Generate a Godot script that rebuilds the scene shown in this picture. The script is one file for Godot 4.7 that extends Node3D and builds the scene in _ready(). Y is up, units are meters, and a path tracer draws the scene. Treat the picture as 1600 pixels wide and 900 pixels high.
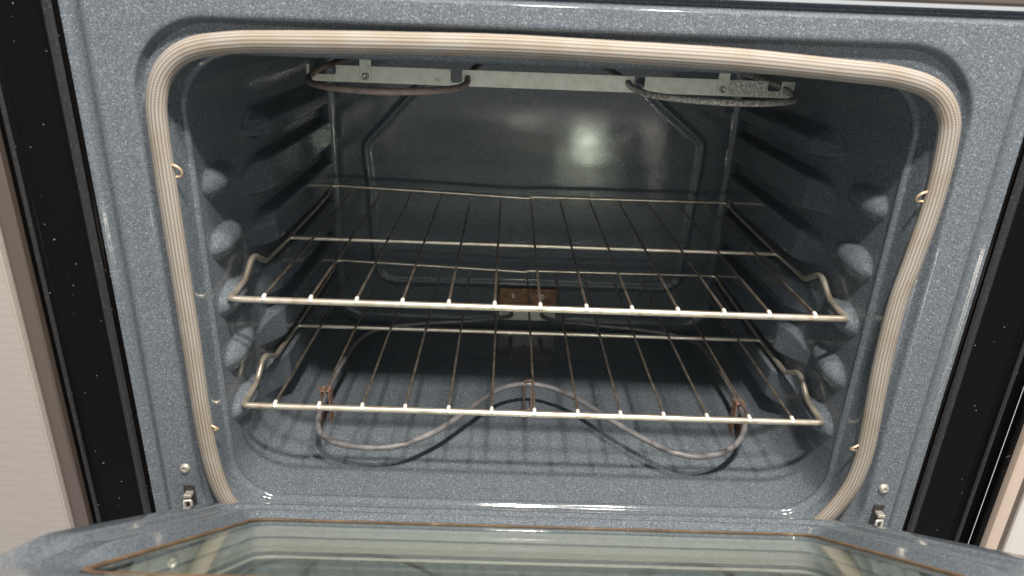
extends Node3D
# An open built-in oven seen past its half-open door: cavity, two wire racks, bake and broil elements, gasket, trims.

var mats := {}
var names := {}
var rng := RandomNumberGenerator.new()

# ---------------------------------------------------------------- naming and tags
func numbered(called: String) -> String:
	var n: int = names.get(called, 0)
	names[called] = n + 1
	return called if n == 0 else "%s_%03d" % [called, n]

func thing(called: String, label: String, category: String, group := "") -> Node3D:
	var o := Node3D.new()
	o.name = numbered(called)
	add_child(o)
	o.set_meta("label", label)
	o.set_meta("category", category)
	if group != "":
		o.set_meta("group", group)
	return o

func part(called: String, mesh: Mesh, m: Material, parent: Node3D, label := "") -> MeshInstance3D:
	var o := MeshInstance3D.new()
	o.name = called
	o.mesh = mesh
	o.material_override = m
	o.cast_shadow = GeometryInstance3D.SHADOW_CASTING_SETTING_ON
	parent.add_child(o, true)
	if label != "":
		o.set_meta("label", label)
	return o

# ---------------------------------------------------------------- mesh helpers
# v: rows*cols points, row major; faces are wound so that normals follow (along row) x (along column), or the reverse with flip
func grid_mesh(v: PackedVector3Array, rows: int, cols: int, flip := false, wrap := false, uv := PackedVector2Array(), tint := PackedColorArray()) -> ArrayMesh:
	var nrm := PackedVector3Array()
	nrm.resize(v.size())
	var idx := PackedInt32Array()
	var cmax := cols if wrap else cols - 1
	for r in rows - 1:
		for c in cmax:
			var a := r * cols + c
			var b := r * cols + (c + 1) % cols
			var d := a + cols
			var e := b + cols
			var n := (v[b] - v[d]).cross(v[e] - v[a])
			if flip:
				n = -n
				idx.append_array([a, b, e, a, e, d])
			else:
				idx.append_array([a, e, b, a, d, e])
			nrm[a] += n
			nrm[b] += n
			nrm[d] += n
			nrm[e] += n
	for i in nrm.size():
		nrm[i] = nrm[i].normalized()
	var arr := []
	arr.resize(Mesh.ARRAY_MAX)
	arr[Mesh.ARRAY_VERTEX] = v
	arr[Mesh.ARRAY_NORMAL] = nrm
	arr[Mesh.ARRAY_INDEX] = idx
	if uv.size() == v.size():
		arr[Mesh.ARRAY_TEX_UV] = uv
	if tint.size() == v.size():
		arr[Mesh.ARRAY_COLOR] = tint
	var m := ArrayMesh.new()
	m.add_surface_from_arrays(Mesh.PRIMITIVE_TRIANGLES, arr)
	return m

func catmull(p: Array, per: int, closed := false) -> PackedVector3Array:
	var out := PackedVector3Array()
	var n := p.size()
	var segs := n if closed else n - 1
	for i in segs:
		var p0: Vector3 = p[(i - 1 + n) % n] if closed or i > 0 else p[0]
		var p1: Vector3 = p[i]
		var p2: Vector3 = p[(i + 1) % n]
		var p3: Vector3 = p[(i + 2) % n] if closed or i + 2 < n else p[n - 1]
		for k in per:
			var t := float(k) / per
			out.append(p1.cubic_interpolate(p2, p0, p3, t))
	if not closed:
		out.append(p[n - 1])
	return out

# rounds every inner corner of a polyline
func rounded(p: Array, r: float, steps := 5) -> PackedVector3Array:
	var out := PackedVector3Array([p[0]])
	for i in range(1, p.size() - 1):
		var a: Vector3 = p[i - 1]
		var b: Vector3 = p[i]
		var c: Vector3 = p[i + 1]
		var q := minf(r, minf((a - b).length(), (c - b).length()) * 0.48)
		var s := b + (a - b).normalized() * q
		var e := b + (c - b).normalized() * q
		for k in steps + 1:
			var t := float(k) / steps
			out.append(s.lerp(b, t).lerp(b.lerp(e, t), t))
	out.append(p[p.size() - 1])
	return out

# a tube; prof(theta, along) may be given as a Callable returning (across, up) offsets
func tube(path: PackedVector3Array, r: float, sides := 10, caps := true, r_end := -1.0) -> ArrayMesh:
	var pts := path
	var v := PackedVector3Array()
	var n := pts.size()
	var t0 := (pts[1] - pts[0]).normalized()
	var u := t0.cross(Vector3.UP if absf(t0.y) < 0.9 else Vector3.RIGHT).normalized()
	var rows := 0
	for i in n:
		var t := (pts[mini(i + 1, n - 1)] - pts[maxi(i - 1, 0)]).normalized()
		u = (u - t * u.dot(t)).normalized()
		var w := t.cross(u)
		var rr := r if r_end < 0.0 else lerpf(r, r_end, float(i) / (n - 1))
		if caps and i == 0:
			for cap: Array in [[0.0, 0.0], [0.7, 0.0], [0.95, 0.12]]:
				for k in sides:
					var a := TAU * k / sides
					v.append(pts[i] + t * (rr * cap[1] - rr * 0.3) + (u * cos(a) + w * sin(a)) * rr * cap[0])
				rows += 1
		for k in sides:
			var a := TAU * k / sides
			v.append(pts[i] + (u * cos(a) + w * sin(a)) * rr)
		rows += 1
		if caps and i == n - 1:
			for cap: Array in [[0.95, 0.18], [0.7, 0.3], [0.0, 0.3]]:
				for k in sides:
					var a := TAU * k / sides
					v.append(pts[i] + t * rr * cap[1] + (u * cos(a) + w * sin(a)) * rr * cap[0])
				rows += 1
	return grid_mesh(v, rows, sides, true, true)

# box with chamfered edges
func bevel_box(size: Vector3, at: Vector3, b := 0.001) -> ArrayMesh:
	var st := SurfaceTool.new()
	st.begin(Mesh.PRIMITIVE_TRIANGLES)
	var h := size * 0.5
	b = minf(b, minf(h.x, minf(h.y, h.z)) * 0.9)
	for ax in 3:
		for s: float in [-1.0, 1.0]:
			var n := Vector3.ZERO
			n[ax] = s
			var p := (ax + 1) % 3
			var q := (ax + 2) % 3
			var c: Array[Vector3] = []
			for k: Array in [[-1, -1], [1, -1], [1, 1], [-1, 1]]:
				var x := Vector3.ZERO
				x[ax] = s * h[ax]
				x[p] = k[0] * (h[p] - b)
				x[q] = k[1] * (h[q] - b)
				c.append(at + x)
			quad(st, c[0], c[1], c[2], c[3], n)
	for ax in 3:
		var p := (ax + 1) % 3
		var q := (ax + 2) % 3
		for sp: float in [-1.0, 1.0]:
			for sq: float in [-1.0, 1.0]:
				var c: Array[Vector3] = []
				for k: Array in [[-1, 0], [1, 0], [1, 1], [-1, 1]]:
					var x := Vector3.ZERO
					x[ax] = k[0] * (h[ax] - b)
					x[p] = sp * (h[p] - (b if k[1] == 1 else 0.0))
					x[q] = sq * (h[q] - (0.0 if k[1] == 1 else b))
					c.append(at + x)
				var n := Vector3.ZERO
				n[p] = sp
				n[q] = sq
				quad(st, c[0], c[1], c[2], c[3], n.normalized())
	for sx: float in [-1.0, 1.0]:
		for sy: float in [-1.0, 1.0]:
			for sz: float in [-1.0, 1.0]:
				var s := Vector3(sx, sy, sz)
				var a := at + s * Vector3(h.x, h.y - b, h.z - b)
				var c := at + s * Vector3(h.x - b, h.y, h.z - b)
				var d := at + s * Vector3(h.x - b, h.y - b, h.z)
				tri(st, a, c, d, s.normalized())
	return st.commit()

func tri(st: SurfaceTool, a: Vector3, b: Vector3, c: Vector3, n: Vector3) -> void:
	if (c - a).cross(b - a).dot(n) < 0.0:
		var t := b
		b = c
		c = t
	for p: Vector3 in [a, b, c]:
		st.set_normal(n)
		st.add_vertex(p)

func quad(st: SurfaceTool, a: Vector3, b: Vector3, c: Vector3, d: Vector3, n: Vector3) -> void:
	tri(st, a, b, c, n)
	tri(st, a, c, d, n)

# a flat plate cut out of a polygon with holes, made solid; drawn in xy, front face at z = z1
func plate(outline: PackedVector2Array, z0: float, z1: float) -> ArrayMesh:
	var st := SurfaceTool.new()
	st.begin(Mesh.PRIMITIVE_TRIANGLES)
	var ix := Geometry2D.triangulate_polygon(outline)
	for k in range(0, ix.size(), 3):
		for side: Array in [[z1, Vector3(0, 0, 1)], [z0, Vector3(0, 0, -1)]]:
			var z: float = side[0]
			var p := outline[ix[k]]
			var q := outline[ix[k + 1]]
			var r := outline[ix[k + 2]]
			tri(st, Vector3(p.x, p.y, z), Vector3(q.x, q.y, z), Vector3(r.x, r.y, z), side[1])
	var ccw := not Geometry2D.is_polygon_clockwise(outline)
	for k in outline.size():
		var p := outline[k]
		var q := outline[(k + 1) % outline.size()]
		var e := q - p
		var n := Vector3(e.y, -e.x, 0).normalized() * (1.0 if ccw else -1.0)
		quad(st, Vector3(p.x, p.y, z0), Vector3(q.x, q.y, z0), Vector3(q.x, q.y, z1), Vector3(p.x, p.y, z1), n)
	return st.commit()

# a lathed knob round the z axis at a place: list of (radius, z)
func lathe_z(prof: Array, at: Vector3, sides := 18) -> ArrayMesh:
	var v := PackedVector3Array()
	for p: Vector2 in prof:
		for k in sides:
			var a := TAU * k / sides
			v.append(at + Vector3(cos(a) * p.x, sin(a) * p.x, p.y))
	return grid_mesh(v, prof.size(), sides, true, true)

func join(meshes: Array) -> ArrayMesh:
	var st := SurfaceTool.new()
	for m: Mesh in meshes:
		st.append_from(m, 0, Transform3D.IDENTITY)
	return st.commit()

# the outline of a rounded rectangle x0..x1, y0..y1: points at fixed parameters, so that two outlines can be joined
func round_rect(x0: float, x1: float, y0: float, y1: float, r: float, nx: int, ny: int, nc: int) -> PackedVector2Array:
	var o := PackedVector2Array()
	var cs := [[Vector2(x1 - r, y0 + r), -PI / 2], [Vector2(x1 - r, y1 - r), 0.0], [Vector2(x0 + r, y1 - r), PI / 2], [Vector2(x0 + r, y0 + r), PI]]
	for k in 4:
		var c: Vector2 = cs[k][0]
		var a0: float = cs[k][1]
		for i in nc:
			var a := a0 + PI / 2 * i / nc
			o.append(c + Vector2(cos(a), sin(a)) * r)
		var a1 := a0 + PI / 2
		var from := c + Vector2(cos(a1), sin(a1)) * r
		var c2: Vector2 = cs[(k + 1) % 4][0]
		var to := c2 + Vector2(cos(a1), sin(a1)) * r
		var n := ny if k % 2 == 0 else nx
		for i in n:
			o.append(from.lerp(to, float(i) / n))
	return o

func sstep(a: float, b: float, x: float) -> float:
	var t := clampf((x - a) / (b - a), 0.0, 1.0)
	return t * t * (3.0 - 2.0 * t)

# ---------------------------------------------------------------- materials
func tex_of(w: int, h: int, data: PackedByteArray) -> ImageTexture:
	var im := Image.create_from_data(w, h, false, Image.FORMAT_RGB8, data)
	im.generate_mipmaps()
	return ImageTexture.create_from_image(im)

func to_srgb(x: float) -> int:
	x = clampf(x, 0.0, 1.0)
	return int(255.0 * (12.92 * x if x < 0.0031308 else 1.055 * pow(x, 1.0 / 2.4) - 0.055))

# porcelain enamel: dark slate ground with fine pale specks
func enamel_texture(ground: Color, speck: Color, share: float, contrast: float) -> ImageTexture:
	var n := 640
	var f := PackedFloat32Array()
	f.resize(n * n)
	for i in n * n:
		f[i] = rng.randf()
	# soft grains: a 2x2 mean of the white noise, plus single bright flakes
	var lut := PackedByteArray()
	lut.resize(256)
	for i in 256:
		lut[i] = to_srgb(i / 255.0)
	var d := PackedByteArray()
	d.resize(n * n * 3)
	for y in n:
		var y2 := (y + 1) % n
		for x in n:
			var x2 := (x + 1) % n
			var g := (f[y * n + x] + f[y * n + x2] + f[y2 * n + x] + f[y2 * n + x2]) * 0.25
			var k := 1.0 + (g - 0.5) * contrast
			var s := clampf((g - (1.0 - share)) * 9.0, 0.0, 1.0)
			var at := (y * n + x) * 3
			d[at] = lut[int(255.0 * clampf(lerpf(ground.r * k, speck.r, s), 0.0, 1.0))]
			d[at + 1] = lut[int(255.0 * clampf(lerpf(ground.g * k, speck.g, s), 0.0, 1.0))]
			d[at + 2] = lut[int(255.0 * clampf(lerpf(ground.b * k, speck.b, s), 0.0, 1.0))]
	return tex_of(n, n, d)

func noise_normal(freq: float, strength: float, seed_: int, size := 256) -> ImageTexture:
	var fn := FastNoiseLite.new()
	fn.seed = seed_
	fn.noise_type = FastNoiseLite.TYPE_SIMPLEX_SMOOTH
	fn.frequency = freq
	fn.fractal_octaves = 2
	var im := fn.get_seamless_image(size, size)
	im.convert(Image.FORMAT_RGBA8)
	im.bump_map_to_normal_map(strength)
	im.generate_mipmaps()
	return ImageTexture.create_from_image(im)

func noise_colour(freq: float, seed_: int, ramp: Array, size := 256, octaves := 4) -> ImageTexture:
	var fn := FastNoiseLite.new()
	fn.seed = seed_
	fn.noise_type = FastNoiseLite.TYPE_SIMPLEX_SMOOTH
	fn.frequency = freq
	fn.fractal_octaves = octaves
	var im := fn.get_seamless_image(size, size)
	im.convert(Image.FORMAT_L8)
	var src := im.get_data()
	var g := Gradient.new()
	g.offsets = PackedFloat32Array(ramp.map(func(a: Array) -> float: return a[0]))
	g.colors = PackedColorArray(ramp.map(func(a: Array) -> Color: return a[1]))
	var d := PackedByteArray()
	d.resize(size * size * 3)
	for i in size * size:
		var c := g.sample(src[i] / 255.0)
		d[i * 3] = to_srgb(c.r)
		d[i * 3 + 1] = to_srgb(c.g)
		d[i * 3 + 2] = to_srgb(c.b)
	return tex_of(size, size, d)

func lin(r: float, g: float, b: float) -> Color:
	return Color(r, g, b).linear_to_srgb()

func mat(called: String, color: Color, rough: float, metal := 0.0, spec := 0.5) -> StandardMaterial3D:
	var m := StandardMaterial3D.new()
	m.resource_name = called
	m.albedo_color = color
	m.roughness = rough
	m.metallic = metal
	m.metallic_specular = spec
	mats[called] = m
	return m

func triplanar(m: StandardMaterial3D, per_metre: float) -> void:
	m.uv1_triplanar = true
	m.uv1_world_triplanar = true
	m.uv1_scale = Vector3.ONE * per_metre

func make_materials() -> void:
	var peel := noise_normal(0.10, 3.0, 11, 512)
	# enamel of the cavity and of the front frame: one glaze, slate blue with pale flecks
	var e := mat("enamel", Color.WHITE, 0.08)
	e.albedo_texture = enamel_texture(Color(0.085, 0.099, 0.115), Color(0.34, 0.375, 0.41), 0.29, 1.75)
	e.normal_enabled = true
	e.normal_texture = peel
	e.normal_scale = 0.035
	triplanar(e, 4.8)
	# handled and wiped patches: gloss varies a little
	e.roughness = 1.0
	e.roughness_texture = noise_colour(0.012, 41, [[0.0, Color(0.07, 0.07, 0.07).srgb_to_linear()], [0.55, Color(0.085, 0.085, 0.085).srgb_to_linear()], [0.8, Color(0.13, 0.13, 0.13).srgb_to_linear()], [1.0, Color(0.2, 0.2, 0.2).srgb_to_linear()]], 512, 5)
	e.roughness_texture_channel = BaseMaterial3D.TEXTURE_CHANNEL_RED
	# rack steel: bright nickel on the rails, browned on the thin wires
	var r := mat("rail_steel", Color.WHITE, 0.28, 0.85)
	r.albedo_texture = noise_colour(0.02, 21, [[0.0, Color(0.46, 0.36, 0.25)], [0.4, Color(0.74, 0.665, 0.56)], [1.0, Color(0.82, 0.765, 0.68)]])
	triplanar(r, 6.0)
	var w := mat("wire_steel", Color.WHITE, 0.36, 0.9)
	w.albedo_texture = noise_colour(0.03, 22, [[0.0, Color(0.12, 0.09, 0.07)], [0.4, Color(0.34, 0.27, 0.21)], [1.0, Color(0.62, 0.56, 0.50)]])
	triplanar(w, 7.0)
	var b := mat("weld_steel", lin(0.86, 0.83, 0.76), 0.38, 0.6)
	triplanar(b, 8.0)
	# heating elements: oxidised sheath
	var h := mat("bake_sheath", Color.WHITE, 0.5, 0.15)
	h.albedo_texture = noise_colour(0.03, 23, [[0.0, Color(0.085, 0.082, 0.086)], [0.5, Color(0.135, 0.130, 0.136)], [1.0, Color(0.19, 0.183, 0.188)]])
	triplanar(h, 9.0)
	var h2 := mat("broil_sheath", Color.WHITE, 0.55, 0.1)
	h2.albedo_texture = noise_colour(0.035, 24, [[0.0, Color(0.14, 0.11, 0.10)], [0.5, Color(0.28, 0.21, 0.19)], [1.0, Color(0.36, 0.30, 0.27)]])
	triplanar(h2, 9.0)
	var h3 := mat("flaking_sheath", Color.WHITE, 0.65, 0.0)
	h3.albedo_texture = noise_colour(0.16, 25, [[0.0, Color(0.10, 0.085, 0.08)], [0.47, Color(0.20, 0.17, 0.165)], [0.53, Color(0.52, 0.50, 0.48)], [1.0, Color(0.62, 0.60, 0.57)]], 256, 2)
	triplanar(h3, 6.0)
	var g := mat("aluminised_steel", Color.WHITE, 0.42, 0.25)
	g.albedo_texture = noise_colour(0.05, 26, [[0.0, Color(0.34, 0.35, 0.30)], [0.3, Color(0.56, 0.57, 0.50)], [1.0, Color(0.66, 0.67, 0.60)]])
	triplanar(g, 5.0)
	var g2 := mat("mottled_steel", Color.WHITE, 0.55, 0.2)
	g2.albedo_texture = noise_colour(0.18, 27, [[0.0, Color(0.22, 0.23, 0.21)], [0.5, Color(0.36, 0.37, 0.34)], [0.56, Color(0.60, 0.61, 0.56)], [1.0, Color(0.66, 0.67, 0.62)]], 256, 2)
	triplanar(g2, 6.0)
	var c := mat("rusty_plate", Color.WHITE, 0.5, 0.35)
	c.albedo_texture = noise_colour(0.025, 28, [[0.0, Color(0.11, 0.05, 0.03)], [0.5, Color(0.20, 0.10, 0.058)], [1.0, Color(0.29, 0.18, 0.12)]])
	triplanar(c, 9.0)
	var rs := mat("rusty_clip", Color.WHITE, 0.7, 0.2)
	rs.albedo_texture = noise_colour(0.05, 29, [[0.0, Color(0.09, 0.05, 0.035)], [0.5, Color(0.24, 0.13, 0.09)], [1.0, Color(0.42, 0.30, 0.22)]])
	triplanar(rs, 14.0)
	mat("screw_steel", lin(0.40, 0.37, 0.32), 0.45, 0.7)
	mat("bright_steel", lin(0.62, 0.60, 0.55), 0.35, 0.7)
	mat("hook_wire", lin(0.55, 0.42, 0.27), 0.45, 0.5)
	mat("socket_dark", lin(0.012, 0.012, 0.013), 0.6)
	# gasket: woven fibreglass sleeve
	var k := mat("woven_sleeve", Color.WHITE, 0.85)
	k.vertex_color_use_as_albedo = true
	var n := 64
	var data := PackedByteArray()
	data.resize(n * n * 3)
	var hgt := Image.create(n, n, false, Image.FORMAT_RGBA8)
	for y in n:
		for x in n:
			var weave := 0.5 + 0.5 * sin(TAU * x / 16.0 + (PI if (y / 16) % 2 == 0 else 0.0))
			var cord := absf(sin(PI * y / 16.0))
			var t := 0.36 + 0.64 * cord * (0.65 + 0.35 * weave)
			t *= 0.93 + 0.14 * rng.randf()
			data[(y * n + x) * 3] = to_srgb(0.29 * t)
			data[(y * n + x) * 3 + 1] = to_srgb(0.262 * t)
			data[(y * n + x) * 3 + 2] = to_srgb(0.230 * t)
			var q := cord * (0.6 + 0.4 * weave)
			hgt.set_pixel(x, y, Color(q, q, q))
	k.albedo_texture = tex_of(n, n, data)
	hgt.bump_map_to_normal_map(4.0)
	hgt.generate_mipmaps()
	k.normal_enabled = true
	k.normal_texture = ImageTexture.create_from_image(hgt)
	k.normal_scale = 0.7
	# black side trim with settled dust flecks
	var t2 := mat("black_trim", Color.WHITE, 0.18, 0.0, 0.16)
	var bn := 512
	var bd := PackedByteArray()
	bd.resize(bn * bn * 3)
	bd.fill(to_srgb(0.0035))
	for i in 85:
		var px := rng.randi_range(1, bn - 3)
		var py := rng.randi_range(1, bn - 3)
		var s := rng.randi_range(1, 2)
		var val := to_srgb(rng.randf_range(0.02, 0.3))
		for yy in s:
			for xx in s:
				for ch in 3:
					bd[((py + yy) * bn + px + xx) * 3 + ch] = val
	t2.albedo_texture = tex_of(bn, bn, bd)
	triplanar(t2, 4.3)
	var lip := mat("dusty_lip", Color.WHITE, 0.5, 0.0, 0.4)
	lip.albedo_texture = noise_colour(0.22, 31, [[0.0, Color(0.010, 0.010, 0.011)], [0.72, Color(0.016, 0.016, 0.017)], [0.84, Color(0.04, 0.038, 0.037)], [1.0, Color(0.25, 0.24, 0.23)]], 512, 3)
	triplanar(lip, 2.7)
	mat("bronze_strip", lin(0.13, 0.105, 0.09), 0.35, 0.6)
	var cab := mat("beige_cabinet", Color.WHITE, 0.5)
	cab.albedo_texture = noise_colour(0.012, 32, [[0.0, Color(0.270, 0.243, 0.222)], [0.5, Color(0.285, 0.258, 0.237)], [1.0, Color(0.300, 0.273, 0.252)]])
	triplanar(cab, 3.0)
	cab.uv1_scale = Vector3(5.0, 60.0, 5.0)
	mat("cabinet_edge", lin(0.42, 0.34, 0.28), 0.45)
	mat("pale_edge", lin(0.48, 0.46, 0.44), 0.4)
	mat("door_skin", lin(0.42, 0.41, 0.40), 0.35, 0.8)
	mat("well_paint", lin(0.68, 0.68, 0.60), 0.5)
	mat("well_liner", lin(0.48, 0.45, 0.36), 0.5)
	mat("well_seal", lin(0.03, 0.03, 0.028), 0.6)
	mat("well_floor", lin(0.40, 0.44, 0.38), 0.12, 0.5)
	var sl := mat("baked_seal", Color.WHITE, 0.6)
	sl.albedo_texture = noise_colour(0.05, 33, [[0.0, Color(0.03, 0.02, 0.014)], [0.45, Color(0.085, 0.05, 0.026)], [0.75, Color(0.12, 0.08, 0.045)], [1.0, Color(0.26, 0.18, 0.10)]])
	triplanar(sl, 3.0)
	# door glass with a heat-reflecting coat
	var gl := mat("coated_glass", Color(0.86, 0.95, 0.88, 0.02), 0.01, 0.0)
	gl.transparency = BaseMaterial3D.TRANSPARENCY_ALPHA
	var hc := mat("heat_coat", Color(1, 1, 1, 0.24), 0.03, 1.0)
	hc.transparency = BaseMaterial3D.TRANSPARENCY_ALPHA
	hc.albedo_texture = noise_colour(0.02, 44, [[0.0, Color(0.70, 0.86, 0.75)], [1.0, Color(0.76, 0.90, 0.80)]], 64, 2)
	triplanar(hc, 3.0)
	mat("ink", lin(0.16, 0.17, 0.14), 0.6)
	var lm := mat("lamp_glow", lin(1, 0.96, 0.9), 0.5)
	lm.emission_enabled = true
	lm.emission = Color(1.0, 0.96, 0.9)
	lm.emission_energy_multiplier = 4.0
	mat("lamp_ring", lin(0.75, 0.75, 0.74), 0.5)

# ---------------------------------------------------------------- oven
const XW := 0.310      # half width of the cavity
const YT := 0.4465     # ceiling
const ZF := -0.0375     # crease behind the front collar
const ZB := -0.487     # back wall
const LEVELS: Array[float] = [0.1, 0.1594, 0.2188, 0.2782, 0.3376]

# how far the pressed side wall stands into the cavity
func wall_relief(y: float, z: float) -> float:
	var h := 0.0
	# long ribs between the rack slots, each starting with a ramp behind the noses
	var lo := 0.046
	for i in LEVELS.size() + 1:
		var top: float = LEVELS[i] - 0.0050 if i < LEVELS.size() else 0.385
		var bot := lo
		lo = (LEVELS[i] + 0.0105) if i < LEVELS.size() else 0.0
		var last := i == LEVELS.size()
		var z0 := -0.122 if not last else -0.110
		var ramp := 0.066 if not last else 0.085
		# corners of a rib are rounded where it begins
		var near := clampf((z - (z0 - ramp)) / 0.05, 0.0, 1.0)
		var cut := 0.010 * near * near
		var wy := sstep(bot + cut, bot + cut + 0.005, y) * (1.0 - sstep(top - cut - (0.005 if not last else 0.02), top - cut, y))
		var wz := pow(clampf((z0 - z) / ramp, 0.0, 1.0), 1.7) * (1.0 - sstep(-0.455, -0.47, z))
		h = maxf(h, 0.0155 * wy * wz)
	# rounded noses at the front of every slot
	for ly in LEVELS:
		var dy := (y - (ly - 0.0085)) / 0.0155
		var dz := (z + 0.072) / (0.026 if z > -0.072 else 0.050)
		var q := 1.0 - dy * dy - dz * dz
		if q > 0.0:
			h = maxf(h, 0.0125 * pow(q, 0.75))
	return h

func build_liner(oven: Node3D) -> void:
	# sleeve of floor, walls and ceiling with pressed rack guides; the last rows curl into the back wall
	var nx := 90
	var ny := 190
	var nc := 14
	var base := round_rect(-XW, XW, 0.0, YT, 0.05, nx, ny, nc)
	var cols := base.size()
	var zs: Array[Vector2] = []   # z, inset
	zs.append(Vector2(ZF, 0.0))
	zs.append(Vector2(ZF - 0.0015, 0.0))
	var steps := 170
	for i in steps + 1:
		zs.append(Vector2(lerpf(ZF - 0.003, ZB + 0.016, float(i) / steps), 0.0))
	for i in range(1, 9):
		var a := PI / 2 * i / 8.0
		zs.append(Vector2(ZB + 0.016 - 0.016 * sin(a), 0.016 * (1.0 - cos(a))))
	var v := PackedVector3Array()
	for q in zs:
		for c in cols:
			var p := base[c]
			var ix := signf(p.x) * q.y * clampf((absf(p.x) - (XW - 0.05)) / 0.05, 0.0, 1.0)
			var iy := 0.0
			if p.y < 0.05:
				iy = q.y * (1.0 - p.y / 0.05)
			elif p.y > YT - 0.05:
				iy = -q.y * (p.y - YT + 0.05) / 0.05
			var x := p.x - ix
			if absf(p.x) > XW - 0.02 and q.y == 0.0:
				x -= signf(p.x) * wall_relief(p.y, q.x)
			v.append(Vector3(x, p.y + iy, q.x))
	part("cavity_liner", grid_mesh(v, zs.size(), cols, false, true), mats["enamel"], oven, "speckled slate blue enamel oven walls with pressed rack guides")

func seg_dist(p: Vector2, a: Vector2, b: Vector2) -> float:
	return p.distance_to(Geometry2D.get_closest_point_to_segment(p, a, b))

func build_back(oven: Node3D) -> void:
	var bead: Array[Vector2] = [Vector2(-0.155, 0.392), Vector2(-0.183, 0.3628), Vector2(-0.243, 0.299), Vector2(-0.2498, 0.2902), Vector2(-0.2510, 0.280), Vector2(-0.2466, 0.2265), Vector2(-0.2420, 0.100), Vector2(-0.2380, 0.0840), Vector2(-0.2270, 0.0730), Vector2(-0.2093, 0.0689), Vector2(-0.0428, 0.0710), Vector2(0.05, 0.0710), Vector2(0.2185, 0.0708), Vector2(0.238, 0.0750), Vector2(0.2481, 0.0853), Vector2(0.2564, 0.2546), Vector2(0.2580, 0.2950), Vector2(0.2568, 0.3085), Vector2(0.250, 0.316), Vector2(0.1895, 0.3625), Vector2(0.155, 0.392)]
	var x0 := -XW + 0.015
	var x1 := XW - 0.015
	var y0 := 0.015
	var y1 := YT - 0.015
	var cols := 250
	var rows := 180
	var v := PackedVector3Array()
	for r in rows:
		var y := lerpf(y0, y1, float(r) / (rows - 1))
		for c in cols:
			var x := lerpf(x0, x1, float(c) / (cols - 1))
			var p := Vector2(x, y)
			var d := 9.0
			for k in bead.size() - 1:
				d = minf(d, seg_dist(p, bead[k], bead[k + 1]))
			var h := 0.0035 * (1.0 - sstep(0.001, 0.0075, d))
			v.append(Vector3(x, y, ZB + h))
	part("back_wall", grid_mesh(v, rows, cols, true), mats["enamel"], oven, "enamel back wall with a pressed bead outline")

func build_front(oven: Node3D) -> void:
	# pressed front frame: collar, gasket channel, flat face, rolled side edges
	var nx := 80
	var ny := 70
	var nc := 44
	var v := PackedVector3Array()
	var rings := 0
	# [x half width, bottom, top, corner radius, z]
	var prof := [
		[XW, 0.0, YT, 0.050, ZF - 0.0005], [XW - 0.0007, 0.0007, YT - 0.0007, 0.0495, ZF + 0.0008], [XW - 0.0013, 0.0013, YT - 0.0013, 0.049, ZF + 0.0019], [XW - 0.0017, 0.0017, YT - 0.0017, 0.0485, ZF + 0.0032], [XW - 0.0017, 0.0017, YT - 0.0017, 0.0485, ZF + 0.0044], [XW - 0.0012, 0.0012, YT - 0.0012, 0.049, ZF + 0.0057], [XW - 0.0002, 0.0002, YT - 0.0002, 0.050, ZF + 0.0071], [XW + 0.0011, -0.0011, YT + 0.0011, 0.051, ZF + 0.0084], [XW + 0.0020, -0.0020, YT + 0.0018, 0.051, ZF + 0.0100],
		[XW + 0.0026, -0.0028, YT + 0.0026, 0.051, -0.020], [XW + 0.0030, -0.0034, YT + 0.0032, 0.051, -0.010], [XW + 0.0042, -0.0046, YT + 0.0042, 0.051, -0.0065],
		[0.316, -0.006, 0.449, 0.050, -0.0055], [0.3275, -0.020, 0.4685, 0.060, -0.0055], [0.3295, -0.022, 0.4705, 0.061, -0.0045], [0.3315, -0.024, 0.4722, 0.062, -0.001],
		[0.3325, -0.025, 0.4732, 0.063, 0.0016], [0.3335, -0.026, 0.4742, 0.064, 0.0028], [0.3350, -0.0275, 0.4757, 0.065, 0.0034], [0.3370, -0.0295, 0.4775, 0.066, 0.0036]]
	var last := PackedVector2Array()
	for q: Array in prof:
		var o := round_rect(-q[0], q[0], q[1], q[2], q[3], nx, ny, nc)
		for p in o:
			v.append(Vector3(p.x, p.y, q[4]))
		rings += 1
		last = o
	var fill := 44
	var OX := 0.3805
	var OY1 := 0.5005
	var OY0 := -0.075
	for i in range(1, fill + 1):
		var t := float(i) / fill
		for p in last:
			# outer rectangle point in the same direction
			var c := Vector2(0, 0.22)
			var dv := p - c
			var s := minf(OX / maxf(absf(dv.x), 1e-6), ((OY1 - c.y) if dv.y > 0 else (c.y - OY0)) / maxf(absf(dv.y), 1e-6))
			var q := p.lerp(c + dv * s, t)
			v.append(Vector3(q.x, q.y, face_z(q)))
		rings += 1
	part("front_frame", grid_mesh(v, rings, last.size(), true, true), mats["enamel"], oven, "speckled blue-grey enamel front frame round the opening")

func face_z(q: Vector2) -> float:
	var ax := absf(q.x)
	var z := 0.0036
	z += 0.0010 * exp(-pow((ax - 0.3575) / 0.0040, 2.0))
	z -= 0.0062 * sstep(0.3580, 0.374, ax)
	z += 0.0016 * sstep(0.374, 0.3790, ax)
	z -= 0.011 * sstep(0.4905, 0.4965, q.y)
	z += 0.004 * sstep(0.4965, 0.5005, q.y)
	return z

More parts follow.
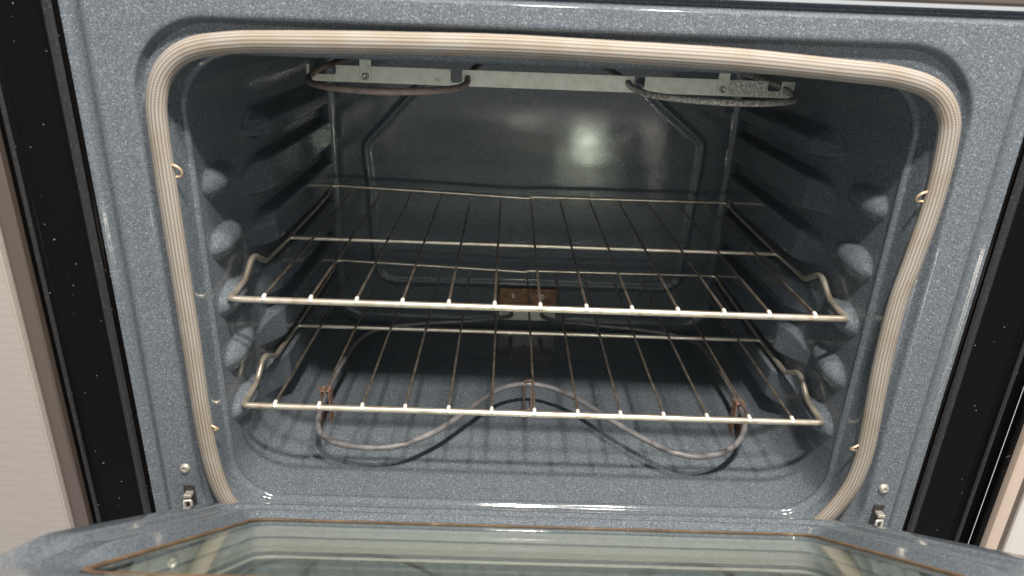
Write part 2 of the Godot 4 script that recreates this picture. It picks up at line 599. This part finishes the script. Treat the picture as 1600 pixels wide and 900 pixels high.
func build_gasket(oven: Node3D) -> void:
	var pts := []
	for q: Array in [[-0.22, -0.010], [-0.27, -0.006], [-0.296, 0.008], [-0.3086, 0.03], [-0.3155, 0.07], [-0.3175, 0.1185], [-0.3174, 0.2], [-0.3178, 0.28], [-0.318, 0.3786], [-0.3151, 0.414], [-0.304, 0.4365], [-0.2834, 0.4505], [-0.25, 0.4565], [-0.209, 0.4585], [-0.12, 0.4605], [-0.0365, 0.4614], [0.05, 0.4600], [0.1378, 0.4578], [0.22, 0.4530], [0.2651, 0.4494], [0.296, 0.4405], [0.3135, 0.4217], [0.3187, 0.395], [0.3197, 0.348], [0.3160, 0.30], [0.3122, 0.26], [0.3125, 0.21], [0.3142, 0.176], [0.3182, 0.12], [0.3185, 0.09], [0.314, 0.06], [0.3024, 0.0314], [0.288, 0.010], [0.262, -0.006], [0.22, -0.010]]:
		pts.append(Vector3(q[0], q[1], 0.0022))
	var path := catmull(pts, 22)
	var n := path.size()
	var sides := 72
	var cords := 18
	var v := PackedVector3Array()
	var uv := PackedVector2Array()
	var tint := PackedColorArray()
	var stain := FastNoiseLite.new()
	stain.seed = 8
	stain.frequency = 22.0
	stain.fractal_octaves = 4
	var fn := FastNoiseLite.new()
	fn.seed = 5
	fn.frequency = 9.0
	var along := 0.0
	for i in n:
		var t := (path[mini(i + 1, n - 1)] - path[maxi(i - 1, 0)]).normalized()
		var across := t.cross(Vector3(0, 0, 1)).normalized()
		if i > 0:
			along += path[i].distance_to(path[i - 1])
		var wob := 1.0 + 0.05 * fn.get_noise_2d(along, 0.0)
		var wz := 1.0 + 0.06 * fn.get_noise_2d(along, 7.0)
		for k in sides + 1:
			var a := TAU * k / sides
			var bump := 1.0 + 0.05 * absf(sin(cords * a * 0.5)) 
			var ca := cos(a)
			var sa := sin(a)
			v.append(path[i] + across * (ca * 0.0080 * wob * bump) + Vector3(0, 0, 1) * (sa * 0.0058 * wz * bump))
			var sn := clampf(0.5 + 0.9 * stain.get_noise_3d(along, ca * 0.012, sa * 0.012), 0.0, 1.0)
			tint.append(Color(0.92, 0.87, 0.80).lerp(Color(1.0, 1.0, 1.0), sstep(0.15, 0.6, sn)))
			uv.append(Vector2(along / 0.0088, float(k) / sides * cords / 4.0))
	part("gasket", grid_mesh(v, n, sides + 1, false, false, uv, tint), mats["woven_sleeve"], oven, "cream woven fibreglass door gasket")
	# wire hooks that hold the gasket
	for q: Array in [[-0.3105, 0.3557, 1.0], [-0.3085, 0.107, 0.6], [0.3105, 0.3559, 0.8], [0.3085, 0.1064, 0.6]]:
		var s := -signf(q[0])
		var k: float = q[2]
		var hook := catmull([Vector3(q[0] - s * 0.004, q[1] + 0.004, 0.002), Vector3(q[0] + s * 0.003 * k, q[1] + 0.0035 * k, 0.004), Vector3(q[0] + s * 0.0062 * k, q[1] - 0.001, 0.002), Vector3(q[0] + s * 0.004 * k, q[1] - 0.006 * k, 0.0), Vector3(q[0] - s * 0.002, q[1] - 0.006 * k, 0.001)], 6)
		part("gasket_hook", tube(hook, 0.0011, 8), mats["hook_wire"], oven)

func build_hinges(oven: Node3D) -> void:
	for s: float in [-1.0, 1.0]:
		var x := -0.3405 if s < 0 else 0.3465
		part("frame_screw", lathe_z([Vector2(0.0052, 0.0030), Vector2(0.0050, 0.0050), Vector2(0.0040, 0.0064), Vector2(0.0022, 0.0069), Vector2(0.0015, 0.0058), Vector2(0.0, 0.0056)], Vector3(x - 0.0005, 0.0610, 0.0)), mats["screw_steel"], oven, "domed steel screw on the front frame")
		var slot := part("hinge_slot", bevel_box(Vector3(0.011, 0.034, 0.0012), Vector3(x, 0.024, 0.0040), 0.0004), mats["socket_dark"], oven, "dark slot for the door hinge")
		part("hinge_claw", tube(rounded([Vector3(x, 0.0125, 0.0115), Vector3(x - 0.0032, 0.0125, 0.0115), Vector3(x - 0.0032, 0.0275, 0.0115), Vector3(x + 0.0032, 0.0275, 0.0105), Vector3(x + 0.0032, 0.0125, 0.0105), Vector3(x - 0.0005, 0.0125, 0.0115)], 0.0012, 3), 0.0014, 8), mats["bright_steel"], slot, "small bright steel hinge loop")
		part("claw_arm", bevel_box(Vector3(0.0075, 0.0040, 0.0090), Vector3(x + 0.0006, 0.0325, 0.0072), 0.0006), mats["screw_steel"], slot)

func build_trims(oven: Node3D) -> void:
	for s: float in [-1.0, 1.0]:
		# black glossy side trim with rolled lips, extruded upright
		var prof: Array[Vector2] = [Vector2(0.378, -0.03), Vector2(0.3835, -0.03), Vector2(0.3850, -0.012), Vector2(0.3862, -0.0075), Vector2(0.3940, -0.0075), Vector2(0.437, -0.0075), Vector2(0.4385, -0.0060), Vector2(0.4405, -0.0035), Vector2(0.4425, -0.0030), Vector2(0.4445, -0.0045), Vector2(0.4460, -0.0070), Vector2(0.4585, -0.0072), Vector2(0.4590, -0.020)]
		var v := PackedVector3Array()
		var rows := 10
		for r in rows:
			var y := lerpf(-0.25, 0.62, float(r) / (rows - 1))
			for p in prof:
				v.append(Vector3(p.x * s, y, p.y))
		part("side_trim", grid_mesh(v, rows, prof.size(), s > 0), mats["black_trim"], oven, "glossy black side trim beside the frame, flecked with dust")
		part("trim_lip", bevel_box(Vector3(0.0042, 0.86, 0.003), Vector3(s * 0.4418, 0.185, -0.0028), 0.0013), mats["dusty_lip"], oven)
		part("trim_lip", bevel_box(Vector3(0.0080, 0.86, 0.004), Vector3(s * 0.3915, 0.185, -0.0040), 0.0018), mats["dusty_lip"], oven)
		part("edge_strip", bevel_box(Vector3(0.0145 if s < 0 else 0.0062, 0.86, 0.010), Vector3(-0.4583 if s < 0 else 0.4625, 0.185, -0.004), 0.0015), mats["bronze_strip"] if s < 0 else mats["black_trim"], oven)
	part("top_trim", bevel_box(Vector3(0.78, 0.05, 0.02), Vector3(0, 0.5285, -0.006), 0.002), mats["bronze_strip"], oven, "bronze trim strip above the frame")

func build_bake(oven: Node3D) -> void:
	var pts := []
	for q: Array in [[-0.0210, 0.024, -0.474], [-0.0230, 0.028, -0.455], [-0.036, 0.034, -0.435], [-0.0804, 0.037, -0.4127], [-0.130, 0.037, -0.403], [-0.1764, 0.037, -0.3912], [-0.2120, 0.037, -0.377], [-0.2360, 0.037, -0.350], [-0.2460, 0.037, -0.310], [-0.2500, 0.037, -0.255], [-0.2520, 0.037, -0.1987], [-0.2490, 0.037, -0.145], [-0.2410, 0.037, -0.105], [-0.2193, 0.037, -0.0819], [-0.1843, 0.037, -0.0729], [-0.1500, 0.037, -0.0765], [-0.1240, 0.037, -0.0930], [-0.0953, 0.037, -0.1240], [-0.0530, 0.037, -0.1872], [-0.0290, 0.037, -0.2120], [0.0010, 0.037, -0.2225], [0.0310, 0.037, -0.2130], [0.0594, 0.037, -0.1908], [0.1005, 0.037, -0.1379], [0.1380, 0.037, -0.0970], [0.1600, 0.037, -0.0800], [0.1860, 0.037, -0.0740], [0.2150, 0.037, -0.0840], [0.2420, 0.037, -0.1100], [0.2590, 0.037, -0.1480], [0.2655, 0.037, -0.2050], [0.2655, 0.037, -0.2600], [0.2620, 0.037, -0.3200], [0.2530, 0.037, -0.3580], [0.2311, 0.037, -0.3814], [0.1760, 0.037, -0.3997], [0.1250, 0.037, -0.4080], [0.0788, 0.036, -0.4180], [0.0500, 0.032, -0.432], [0.0310, 0.028, -0.455], [0.0290, 0.024, -0.474]]:
		pts.append(Vector3(q[0], q[1], q[2]))
	var el := part("bake_element", tube(catmull(pts, 7), 0.0034, 12), mats["bake_sheath"], oven, "grey tubular bake element looping over the oven floor")
	# clips that carry it
	for q: Array in [[-0.2515, -0.183], [0.2625, -0.183]]:
		var x: float = q[0]
		var z: float = q[1]
		var clip := part("support_clip", join([bevel_box(Vector3(0.0012, 0.044, 0.016), Vector3(x - 0.0052, 0.022, z), 0.0004), bevel_box(Vector3(0.0012, 0.044, 0.016), Vector3(x + 0.0052, 0.022, z), 0.0004), bevel_box(Vector3(0.0114, 0.0012, 0.013), Vector3(x, 0.0432, z), 0.0004)]), mats["rusty_clip"], oven, "rusty clip holding the bake element")
		part("tongue", tube(rounded([Vector3(x - 0.005, 0.043, z + 0.006), Vector3(x - 0.006, 0.049, z + 0.006), Vector3(x - 0.009, 0.050, z + 0.006)], 0.002), 0.0009, 6), mats["rusty_clip"], clip)
	part("support_wire", tube(rounded([Vector3(-0.0045, 0.001, -0.2200), Vector3(-0.0045, 0.0435, -0.2200), Vector3(0.0050, 0.0435, -0.2200), Vector3(0.0050, 0.001, -0.2200), Vector3(-0.0040, 0.0012, -0.2150)], 0.002, 4), 0.0010, 8), mats["rusty_clip"], el, "thin wire loop propping up the middle of the bake element")
	# terminal block on the back wall
	var tb := part("terminal_plate", bevel_box(Vector3(0.093, 0.031, 0.004), Vector3(0.0040, 0.0520, -0.4790), 0.001), mats["rusty_plate"], oven, "rust brown terminal plate with two screws on the back wall")
	for x: float in [-0.0193, 0.0277]:
		part("screw", lathe_z([Vector2(0.0056, -0.4772), Vector2(0.0054, -0.4750), Vector2(0.0040, -0.4738), Vector2(0.0022, -0.4736), Vector2(0.0014, -0.4748), Vector2(0.0, -0.4750)], Vector3(x, 0.0545, 0)), mats["screw_steel"], tb)
	part("terminal_flange", bevel_box(Vector3(0.093, 0.0245, 0.0025), Vector3(0.0045, 0.0238, -0.4765), 0.0008), mats["aluminised_steel"], tb, "pale metal flange under the rusty plate")
	for x: float in [-0.032, 0.004, 0.040]:
		part("hole", lathe_z([Vector2(0.0021, -0.4754), Vector2(0.0019, -0.4748), Vector2(0.0, -0.4747)], Vector3(x, 0.0315, 0), 10), mats["socket_dark"], tb)

func build_broil(oven: Node3D) -> void:
	# carrier strip with notches
	var zf := -0.2500
	var y0 := 0.4040
	var y1 := 0.4218
	var o := PackedVector2Array()
	o.append(Vector2(-0.266, y0))
	o.append(Vector2(0.2865, y0))
	o.append(Vector2(0.2865, y1))
	for n: Array in [[0.2560, 0.2715, 0.4110], [0.1040, 0.1160, 0.4085], [-0.1040, -0.0910, 0.4075], [-0.2630, -0.2330, 0.4115]]:
		o.append(Vector2(n[1], y1))
		o.append(Vector2(n[1], n[2] + 0.002))
		o.append(Vector2(n[1] - 0.002, n[2]))
		o.append(Vector2(n[0] + 0.002, n[2]))
		o.append(Vector2(n[0], n[2] + 0.002))
		o.append(Vector2(n[0], y1))
	o.append(Vector2(-0.266, y1))
	var strip := part("broil_carrier", plate(o, zf - 0.0012, zf), mats["aluminised_steel"], oven, "pale slotted metal strip carrying the broil element")
	part("mottled_end", plate(PackedVector2Array([Vector2(0.2110, y0 + 0.0004), Vector2(0.2855, y0 + 0.0004), Vector2(0.2855, 0.4106), Vector2(0.2556, 0.4106), Vector2(0.2556, y1 - 0.0004), Vector2(0.2110, y1 - 0.0004)]), zf - 0.0004, zf + 0.0003), mats["mottled_steel"], strip, "mottled grey end of the strip")
	for x: float in [-0.1995, 0.2050]:
		var tab := part("hanger_tab", bevel_box(Vector3(0.0128, 0.040, 0.0010), Vector3(x, y0 + 0.0200, zf + 0.0010), 0.0003), mats["aluminised_steel"], strip)
		part("screw", lathe_z([Vector2(0.0042, zf + 0.0014), Vector2(0.0040, zf + 0.0030), Vector2(0.0028, zf + 0.0036), Vector2(0.0020, zf + 0.0026), Vector2(0.0, zf + 0.0025)], Vector3(x, 0.4105, 0), 14), mats["screw_steel"], tab)
	var tm := TextMesh.new()
	tm.text = "AC 7"
	var sf := SystemFont.new()
	sf.font_names = PackedStringArray(["Droid Sans"])
	tm.font = sf
	tm.font_size = 16
	tm.pixel_size = 0.0003
	tm.depth = 0.0002
	var st := part("stamp", tm, mats["ink"], strip, "faint stamped characters")
	st.position = Vector3(-0.1165, 0.4105, zf + 0.0001)
	# element loops: from the back wall through the notches, forward and round
	var y := 0.4070
	var left := [Vector3(-0.040, 0.424, -0.480), Vector3(-0.055, 0.424, -0.44), Vector3(-0.075, 0.422, -0.34), Vector3(-0.084, 0.4155, -0.262), Vector3(-0.0850, 0.4090, -0.240), Vector3(-0.0920, y, -0.205), Vector3(-0.1120, y, -0.172), Vector3(-0.1360, y, -0.154), Vector3(-0.1650, y, -0.146), Vector3(-0.1950, y, -0.152), Vector3(-0.2230, y, -0.168), Vector3(-0.2470, y, -0.198), Vector3(-0.2580, 0.4090, -0.228), Vector3(-0.2540, 0.4160, -0.252), Vector3(-0.243, 0.421, -0.28), Vector3(-0.235, 0.424, -0.36), Vector3(-0.235, 0.424, -0.44)]
	part("broil_element", tube(catmull(left, 7), 0.0036, 12), mats["broil_sheath"], oven, "pinkish grey broil element loop hanging below the strip")
	var right := [Vector3(0.048, 0.424, -0.480), Vector3(0.063, 0.424, -0.44), Vector3(0.083, 0.422, -0.34), Vector3(0.095, 0.4165, -0.262), Vector3(0.1000, 0.4110, -0.240), Vector3(0.1130, y, -0.212), Vector3(0.1340, y, -0.184), Vector3(0.1600, y, -0.167), Vector3(0.1930, y, -0.160), Vector3(0.2250, y, -0.166), Vector3(0.2520, y, -0.184), Vector3(0.2740, y, -0.212), Vector3(0.2800, 0.4090, -0.234), Vector3(0.2740, 0.4150, -0.256), Vector3(0.262, 0.421, -0.285), Vector3(0.252, 0.424, -0.36), Vector3(0.252, 0.424, -0.44)]
	part("broil_element", tube(catmull(right, 7), 0.0036, 12), mats["flaking_sheath"], oven, "broil element loop flaking white below the mottled strip end")

# ---------------------------------------------------------------- door
const TILT := 35.0

func build_door(oven: Node3D) -> void:
	var door := Node3D.new()
	door.name = "door"
	oven.add_child(door)
	door.set_meta("label", "half-open oven door with enamel rim and coated glass")
	# local axes: x across, y away from the inner face, z along the door towards its handle end; glass lies in y = 0
	door.transform = Transform3D(Basis(Vector3.RIGHT, deg_to_rad(-TILT)), Vector3(0, 0.005, 0))
	var nx := 70
	var ny := 60
	var nc := 14
	# outline (x half, z0, z1, radius) from the glass edge out to the skirt, with height
	var prof := [
		[0.2600, 0.0580, 0.3460, 0.0200, -0.0035], [0.2620, 0.0566, 0.3469, 0.0209, 0.0006], [0.2632, 0.0558, 0.3475, 0.0215, 0.0012], [0.2650, 0.0545, 0.3484, 0.0223, 0.0022], [0.2690, 0.0517, 0.3502, 0.0241, 0.0052], [0.2722, 0.0495, 0.3518, 0.0256, 0.0074], [0.2738, 0.0484, 0.3525, 0.0263, 0.0081], [0.2756, 0.0471, 0.3534, 0.0271, 0.0083], [0.2780, 0.0454, 0.3545, 0.0282, 0.0080], [0.2910, 0.0363, 0.3606, 0.0341, 0.0072], [0.2925, 0.0353, 0.3613, 0.0348, 0.0074], [0.2940, 0.0342, 0.3620, 0.0355, 0.0084], [0.2958, 0.0330, 0.3629, 0.0363, 0.0104], [0.2972, 0.0320, 0.3635, 0.0369, 0.0114], [0.2990, 0.0307, 0.3644, 0.0378, 0.0119], [0.3020, 0.0286, 0.3658, 0.0391, 0.0121], [0.3130, 0.0209, 0.3710, 0.0441, 0.0121], [0.3155, 0.0192, 0.3722, 0.0453, 0.0118], [0.3178, 0.0176, 0.3733, 0.0463, 0.0108], [0.3192, 0.0166, 0.3739, 0.0470, 0.0090], [0.3200, 0.0160, 0.3743, 0.0473, 0.0060], [0.3215, 0.0150, 0.3750, 0.0480, -0.0440]]
	var v := PackedVector3Array()
	var n := 0
	for q: Array in prof:
		var o := round_rect(-q[0], q[0], q[1], q[2], q[3], nx, ny, nc)
		n = o.size()
		for p in o:
			# the rim sinks towards the handle end
			var k := 1.0 - 1.05 * sstep(0.275, 0.345, p.y)
			v.append(Vector3(p.x, q[4] * k if q[4] > 0.0 else q[4], p.y))
	part("door_rim", grid_mesh(v, prof.size(), n, false, true), mats["enamel"], door, "blue enamel raised rim of the door")
	# browned seal round the glass
	v = PackedVector3Array()
	for q: Array in [[0.2585, 0.0600, 0.3440, 0.018, 0.0004], [0.2592, 0.0593, 0.3447, 0.0185, 0.0014], [0.2607, 0.0576, 0.3462, 0.0195, 0.0016], [0.2628, 0.0554, 0.3482, 0.021, 0.0008]]:
		for p in round_rect(-q[0], q[0], q[1], q[2], q[3], nx, ny, nc):
			v.append(Vector3(p.x, q[4], p.y))
	part("glass_seal", grid_mesh(v, 4, n, false, true), mats["baked_seal"], door, "browned seal round the door glass")
	var pane := part("door_glass", bevel_box(Vector3(0.518, 0.004, 0.2865), Vector3(0, -0.0022, 0.2022), 0.0006), mats["coated_glass"], door, "greenish coated inner glass of the door")
	part("heat_coating", bevel_box(Vector3(0.5176, 0.0002, 0.2861), Vector3(0, 0.0003, 0.2022), 0.00005), mats["heat_coat"], pane, "greenish heat-reflecting coat on the door glass")
	# the well under the glass: pale walls with a dark seal between them, darker pane at the bottom
	var bands := [
		["well_wall", [[0.2568, 0.0612, 0.3428, 0.017, -0.0046], [0.2560, 0.0620, 0.3420, 0.017, -0.0132]], "well_paint"],
		["well_gap", [[0.2575, 0.0605, 0.3435, 0.017, -0.0130], [0.2575, 0.0605, 0.3435, 0.017, -0.0156]], "well_seal"],
		["well_wall", [[0.2556, 0.0624, 0.3416, 0.017, -0.0154], [0.2550, 0.0630, 0.3410, 0.017, -0.0265]], "well_liner"],
		["well_gap", [[0.2562, 0.0618, 0.3422, 0.017, -0.0263], [0.2562, 0.0618, 0.3422, 0.017, -0.0300]], "well_seal"],
		["well_wall", [[0.2540, 0.0640, 0.3400, 0.017, -0.0298], [0.2530, 0.0650, 0.3390, 0.017, -0.0322]], "well_paint"],
		["well_gap", [[0.2552, 0.0628, 0.3412, 0.017, -0.0320], [0.2552, 0.0628, 0.3412, 0.017, -0.0410]], "well_seal"]]
	for b: Array in bands:
		v = PackedVector3Array()
		for q: Array in b[1]:
			for p in round_rect(-q[0], q[0], q[1], q[2], q[3], nx, ny, nc):
				v.append(Vector3(p.x, q[4], p.y))
		part(b[0], grid_mesh(v, 2, n, false, true), mats[b[2]], door)
	part("outer_pane", bevel_box(Vector3(0.520, 0.003, 0.286), Vector3(0, -0.0425, 0.2022), 0.0005), mats["well_floor"], door)
	part("door_skin", bevel_box(Vector3(0.760, 0.016, 0.425), Vector3(0, -0.0560, 0.2190), 0.003), mats["door_skin"], door, "brushed metal outer skin of the door")

# ---------------------------------------------------------------- racks
func build_rack(label: String) -> Node3D:
	var t := thing("oven_rack", label, "oven rack", "wire racks in the oven")
	var zf := -0.050
	var zm := -0.2459
	var zb := -0.4560
	var hx := 0.3005
	# front rail with the forward part of both sides: hump that stops the rack, then the side down to the middle rail
	var side := func(s: float) -> Array:
		return [Vector3(s * (hx - 0.0005), 0.0, zf - 0.0005), Vector3(s * hx, 0.0025, -0.094), Vector3(s * hx, 0.0165, -0.116), Vector3(s * hx, 0.0170, -0.128), Vector3(s * hx, 0.0, -0.158), Vector3(s * hx, -0.0005, -0.235)]
	var l: Array = side.call(-1.0)
	var r: Array = side.call(1.0)
	part("front_rail", tube(rounded([l[0] + Vector3(0.0, 0.0, -0.012), l[0], r[0], r[0] + Vector3(0, 0, -0.012)], 0.012, 7), 0.0033, 12), mats["rail_steel"], t)
	for q: Array in [l, r]:
		var p := q.duplicate()
		p[0] = p[0] + Vector3(0, 0.0, -0.0125)
		part("side_rail", tube(rounded(p, 0.007, 6), 0.0031, 10), mats["rail_steel"], t)
	part("middle_rail", tube(rounded([Vector3(-hx, -0.0008, zm + 0.013), Vector3(-hx, -0.0008, zm), Vector3(hx, -0.0008, zm), Vector3(hx, -0.0008, zm + 0.013)], 0.006, 5), 0.0029, 12), mats["rail_steel"], t)
	for s: float in [-1.0, 1.0]:
		part("side_rail", tube(rounded([Vector3(s * hx, -0.0006, zm - 0.001), Vector3(s * hx, 0.002, -0.425), Vector3(s * hx, 0.0035, -0.440), Vector3(s * (hx - 0.001), 0.0095, -0.450)], 0.006, 5), 0.0027, 10), mats["rail_steel"], t)
	part("back_rail", tube(rounded([Vector3(-hx + 0.001, 0.0090, -0.4495), Vector3(-hx + 0.004, 0.0128, zb + 0.001), Vector3(-hx + 0.012, 0.0132, zb), Vector3(-0.15, 0.0090, zb), Vector3(0.002, 0.0040, zb)], 0.005, 5), 0.0026, 12), mats["rail_steel"], t)
	part("back_rail", tube(rounded([Vector3(0.000, 0.0065, zb + 0.0005), Vector3(0.15, 0.0070, zb), Vector3(hx - 0.012, 0.0078, zb), Vector3(hx - 0.004, 0.0074, zb + 0.001), Vector3(hx - 0.001, 0.0035, -0.4495)], 0.005, 5), 0.0026, 12), mats["rail_steel"], t)
	for i in 13:
		var x := (i - 6) * 0.0445
		var jx := rng.randf_range(-0.0006, 0.0006)
		var yb := lerpf(0.0132, 0.0040, (x + 0.3) / 0.3) if x < 0.0 else 0.0070
		part("wire", tube(PackedVector3Array([Vector3(x + jx, 0.0018, zf + 0.0020), Vector3(x + jx, 0.0036, zf - 0.0006), Vector3(x + jx, 0.0040, zf - 0.006), Vector3(x, 0.0040, zm), Vector3(x - jx, 0.0040, -0.38), Vector3(x - jx, yb - 0.0034, zb + 0.004), Vector3(x - jx, yb - 0.004, zb)]), 0.0014, 8), mats["wire_steel"], t)
		part("weld", tube(PackedVector3Array([Vector3(x + jx, 0.0012, zf + 0.0026), Vector3(x + jx, 0.0038, zf + 0.0008), Vector3(x + jx, 0.0042, zf - 0.0030)]), 0.0021, 8), mats["weld_steel"], t)
	return t

# ---------------------------------------------------------------- surroundings
func build_cabinets() -> void:
	var c := thing("kitchen_cabinet", "beige cabinet front beside the black trim, wide bare panel", "cabinet")
	part("panel", bevel_box(Vector3(0.40, 0.95, 0.02), Vector3(-0.6684, 0.12, -0.004), 0.0006), mats["beige_cabinet"], c)
	part("edge_band", bevel_box(Vector3(0.0018, 0.95, 0.020), Vector3(-0.4673, 0.12, -0.0036), 0.0006), mats["beige_cabinet"], c)
	var d := thing("kitchen_cabinet", "beige cabinet edge with a narrow upright stile and dark joint", "cabinet")
	part("stile", bevel_box(Vector3(0.0125, 0.95, 0.02), Vector3(0.4738, 0.12, -0.004), 0.0015), mats["cabinet_edge"], d)
	part("joint", bevel_box(Vector3(0.0085, 0.95, 0.012), Vector3(0.4844, 0.12, -0.004), 0.001), mats["bronze_strip"], d)
	part("panel", bevel_box(Vector3(0.38, 0.95, 0.02), Vector3(0.6790, 0.12, -0.004), 0.0025), mats["pale_edge"], d)

func build_lamp(at: Vector3, size: float, energy: float, label: String) -> void:
	var lamp := thing("ceiling_lamp", label, "lamp", "ceiling lamps above the oven")
	lamp.position = at
	part("ring", lathe_y([Vector2(size * 0.72, 0.012), Vector2(size * 0.95, 0.010), Vector2(size * 0.95, 0.0), Vector2(size * 0.72, -0.002)]), mats["lamp_ring"], lamp)
	part("diffuser", bevel_box(Vector3(size, 0.004, size), Vector3(0, 0.006, 0), 0.001), mats["lamp_glow"], lamp)
	var a := AreaLight3D.new()
	a.name = "lamp_light"
	a.area_size = Vector2(size, size)
	a.light_energy = energy
	a.light_color = Color(1.0, 0.965, 0.92)
	a.shadow_enabled = true
	a.area_range = 8.0
	a.rotation_degrees = Vector3(-90, 0, 0)
	a.position = Vector3(0, -0.004, 0)
	lamp.add_child(a)

func lathe_y(prof: Array, sides := 28) -> ArrayMesh:
	var v := PackedVector3Array()
	for p: Vector2 in prof:
		for k in sides:
			var a := TAU * k / sides
			v.append(Vector3(cos(a) * p.x, p.y, sin(a) * p.x))
	return grid_mesh(v, prof.size(), sides, true, true)

func _ready() -> void:
	rng.seed = 2024
	# camera
	var cam := Camera3D.new()
	cam.name = "camera"
	cam.position = Vector3(-0.0379, 0.4894, 0.5681)
	cam.rotation_degrees = Vector3(-21.975, -0.8765, 2.234)
	cam.near = 0.01
	cam.far = 50.0
	cam.fov = 44.952
	var at := CameraAttributesPhysical.new()
	at.frustum_focal_length = 29.0
	at.frustum_focus_distance = 0.80
	at.frustum_near = 0.01
	at.frustum_far = 50.0
	at.exposure_aperture = 9.0
	cam.attributes = at
	add_child(cam)
	cam.current = true
	# room light
	var we := WorldEnvironment.new()
	var env := Environment.new()
	env.background_mode = Environment.BG_COLOR
	env.background_color = Color(0.82, 0.82, 0.82)
	env.background_energy_multiplier = 1.0
	env.tonemap_mode = Environment.TONE_MAPPER_LINEAR
	env.tonemap_exposure = 1.12
	env.sdfgi_enabled = true
	env.ssao_enabled = true
	env.ssil_enabled = true
	we.environment = env
	add_child(we)
	make_materials()
	build_lamp(Vector3(0.05, 1.60, 0.75), 0.10, 5.2, "square ceiling lamp in a white ring, in front of the oven")
	build_lamp(Vector3(0.34, 1.70, 0.50), 0.09, 3.3, "square ceiling lamp in a white ring, over the oven door")
	# oven
	var oven := thing("oven", "built-in oven with open door, blue speckled enamel cavity and cream gasket", "oven")
	build_liner(oven)
	build_back(oven)
	build_front(oven)
	build_gasket(oven)
	build_trims(oven)
	build_door(oven)
	build_bake(oven)
	build_broil(oven)
	build_hinges(oven)
	build_cabinets()
	# racks
	var up := build_rack("upper wire oven rack, on the guides above the other rack")
	up.position.y = 0.2188
	var low := up.duplicate() as Node3D
	low.name = numbered("oven_rack")
	add_child(low)
	low.position.y = 0.1
	low.set_meta("label", "lower wire oven rack, close above the looped bake element")
